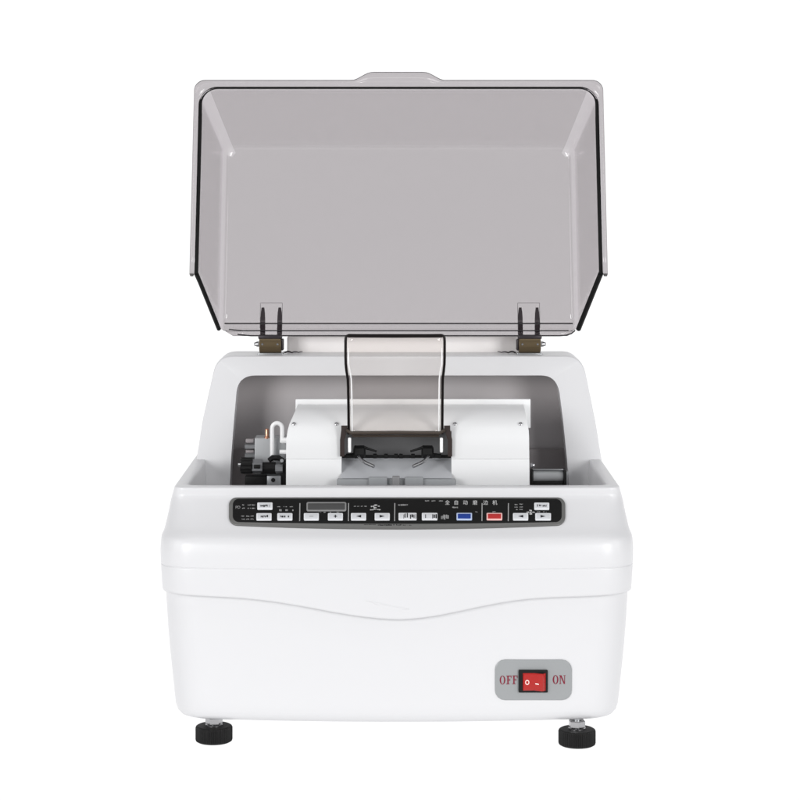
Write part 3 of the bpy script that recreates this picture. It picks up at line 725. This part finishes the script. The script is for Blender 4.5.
def serif(ch, x, y, wd, h, bb):
    """roman letter in a box: x left, y top"""
    def R(a, b_, c, d, o=1.2): ink(bb, [(x + a * wd, y + b_ * h), (x + c * wd, y + b_ * h), (x + c * wd, y + d * h), (x + a * wd, y + d * h)], o, FB)
    if ch == 'O':
        n_ = 28
        for k in range(n_):
            a0, a1 = 2 * math.pi * k / n_, 2 * math.pi * (k + 1) / n_
            def pt(a, rx, ry): return (x + wd * (.5 + rx * math.cos(a)), y + h * (.5 + ry * math.sin(a)))
            ink(bb, [pt(a0, .5, .52), pt(a1, .5, .52), pt(a1, .27, .46), pt(a0, .27, .46)], 1.2, FB)
    if ch == 'F':
        R(.18, 0, .42, 1); R(.02, 0, .18, .07); R(.42, 0, .95, .09); R(.86, .09, .95, .3); R(.42, .45, .7, .54); R(.64, .37, .71, .45); R(.64, .54, .71, .63); R(0, .93, .18, 1); R(.42, .93, .6, 1)
    if ch == 'N':
        R(.12, .05, .22, 1); R(.8, 0, .9, 1); R(0, 0, .22, .06); R(.68, 0, .8, .06); R(.9, 0, 1, .06); R(0, .94, .12, 1); R(.22, .94, .34, 1)
        ink(bb, [(x + .12 * wd, y), (x + .36 * wd, y), (x + .9 * wd, y + h), (x + .72 * wd, y + h)], 1.23, FB)
b = MB(); serif('O', 499.6, 675.4, 5.6, 8.6, b); serif('F', 506.2, 675.3, 5.4, 8.6, b); serif('F', 512.2, 675.2, 5.4, 8.6, b)
b.build('off_lettering', INKR, pl)
b = MB(); serif('O', 552.6, 675.0, 5.6, 8.6, b); serif('N', 559.0, 675.0, 6.4, 8.6, b); b.build('on_lettering', INKR, pl)

# ------------------------------------------------------------------ feet
def foot():
    n = 116; f = MB(); rg = []
    for z, r, kn in ((0, 16.8, 0), (1.0, 18.2, 0.3), (2.5, 18.4, 0.5), (14, 18.4, 0.5), (15.4, 18.0, 0.3), (16.2, 16.8, 0), (16.4, 11, 0)):
        rg.append([(( r + (kn if i % 2 else -kn)) * math.cos(2 * math.pi * i / n), (r + (kn if i % 2 else -kn)) * math.sin(2 * math.pi * i / n), z) for i in range(n)])
    f.loft(rg, True, True, True); fo = f.build('foot', RUBBER, ang=25)
    f = MB(); f.tube([(0, 0, 16.3), (0, 0, 17.2)], 8.8, 24); f.build('washer', STEEL, fo)
    f = MB(); f.loft([[(r * math.cos(math.radians(60 * k + 8)), r * math.sin(math.radians(60 * k + 8)), z) for k in range(6)] for z, r in ((17.9, 8.0), (18.6, 8.8), (24.2, 8.8), (25, 8.0))], True, True, True)
    f.build('nut', STEEL, fo, ang=20)
    f = MB(); f.tube([(0, 0, 16), (0, 0, ZB + 4)], 4.0, 16); f.build('stud', GREYM, fo)
    return fo
f0 = foot()
for i, (px, Y) in enumerate(((214, 45), (577, 31), (None, 300), (None, 300.01))):
    if i == 0: fo = f0
    else:
        fo = f0.copy(); S.collection.objects.link(fo); fo.parent = ROOT
        for c in f0.children:
            d = c.copy(); S.collection.objects.link(d); d.parent = fo
    X = (px - 400) * (D + Y) / D if px else (-190 if Y == 300 else 180)
    fo.location = Vector((X / 1000, Y / 1000, 0)) - ROOT.location
    fo.rotation_euler = (0, 0, 0.5 * i)
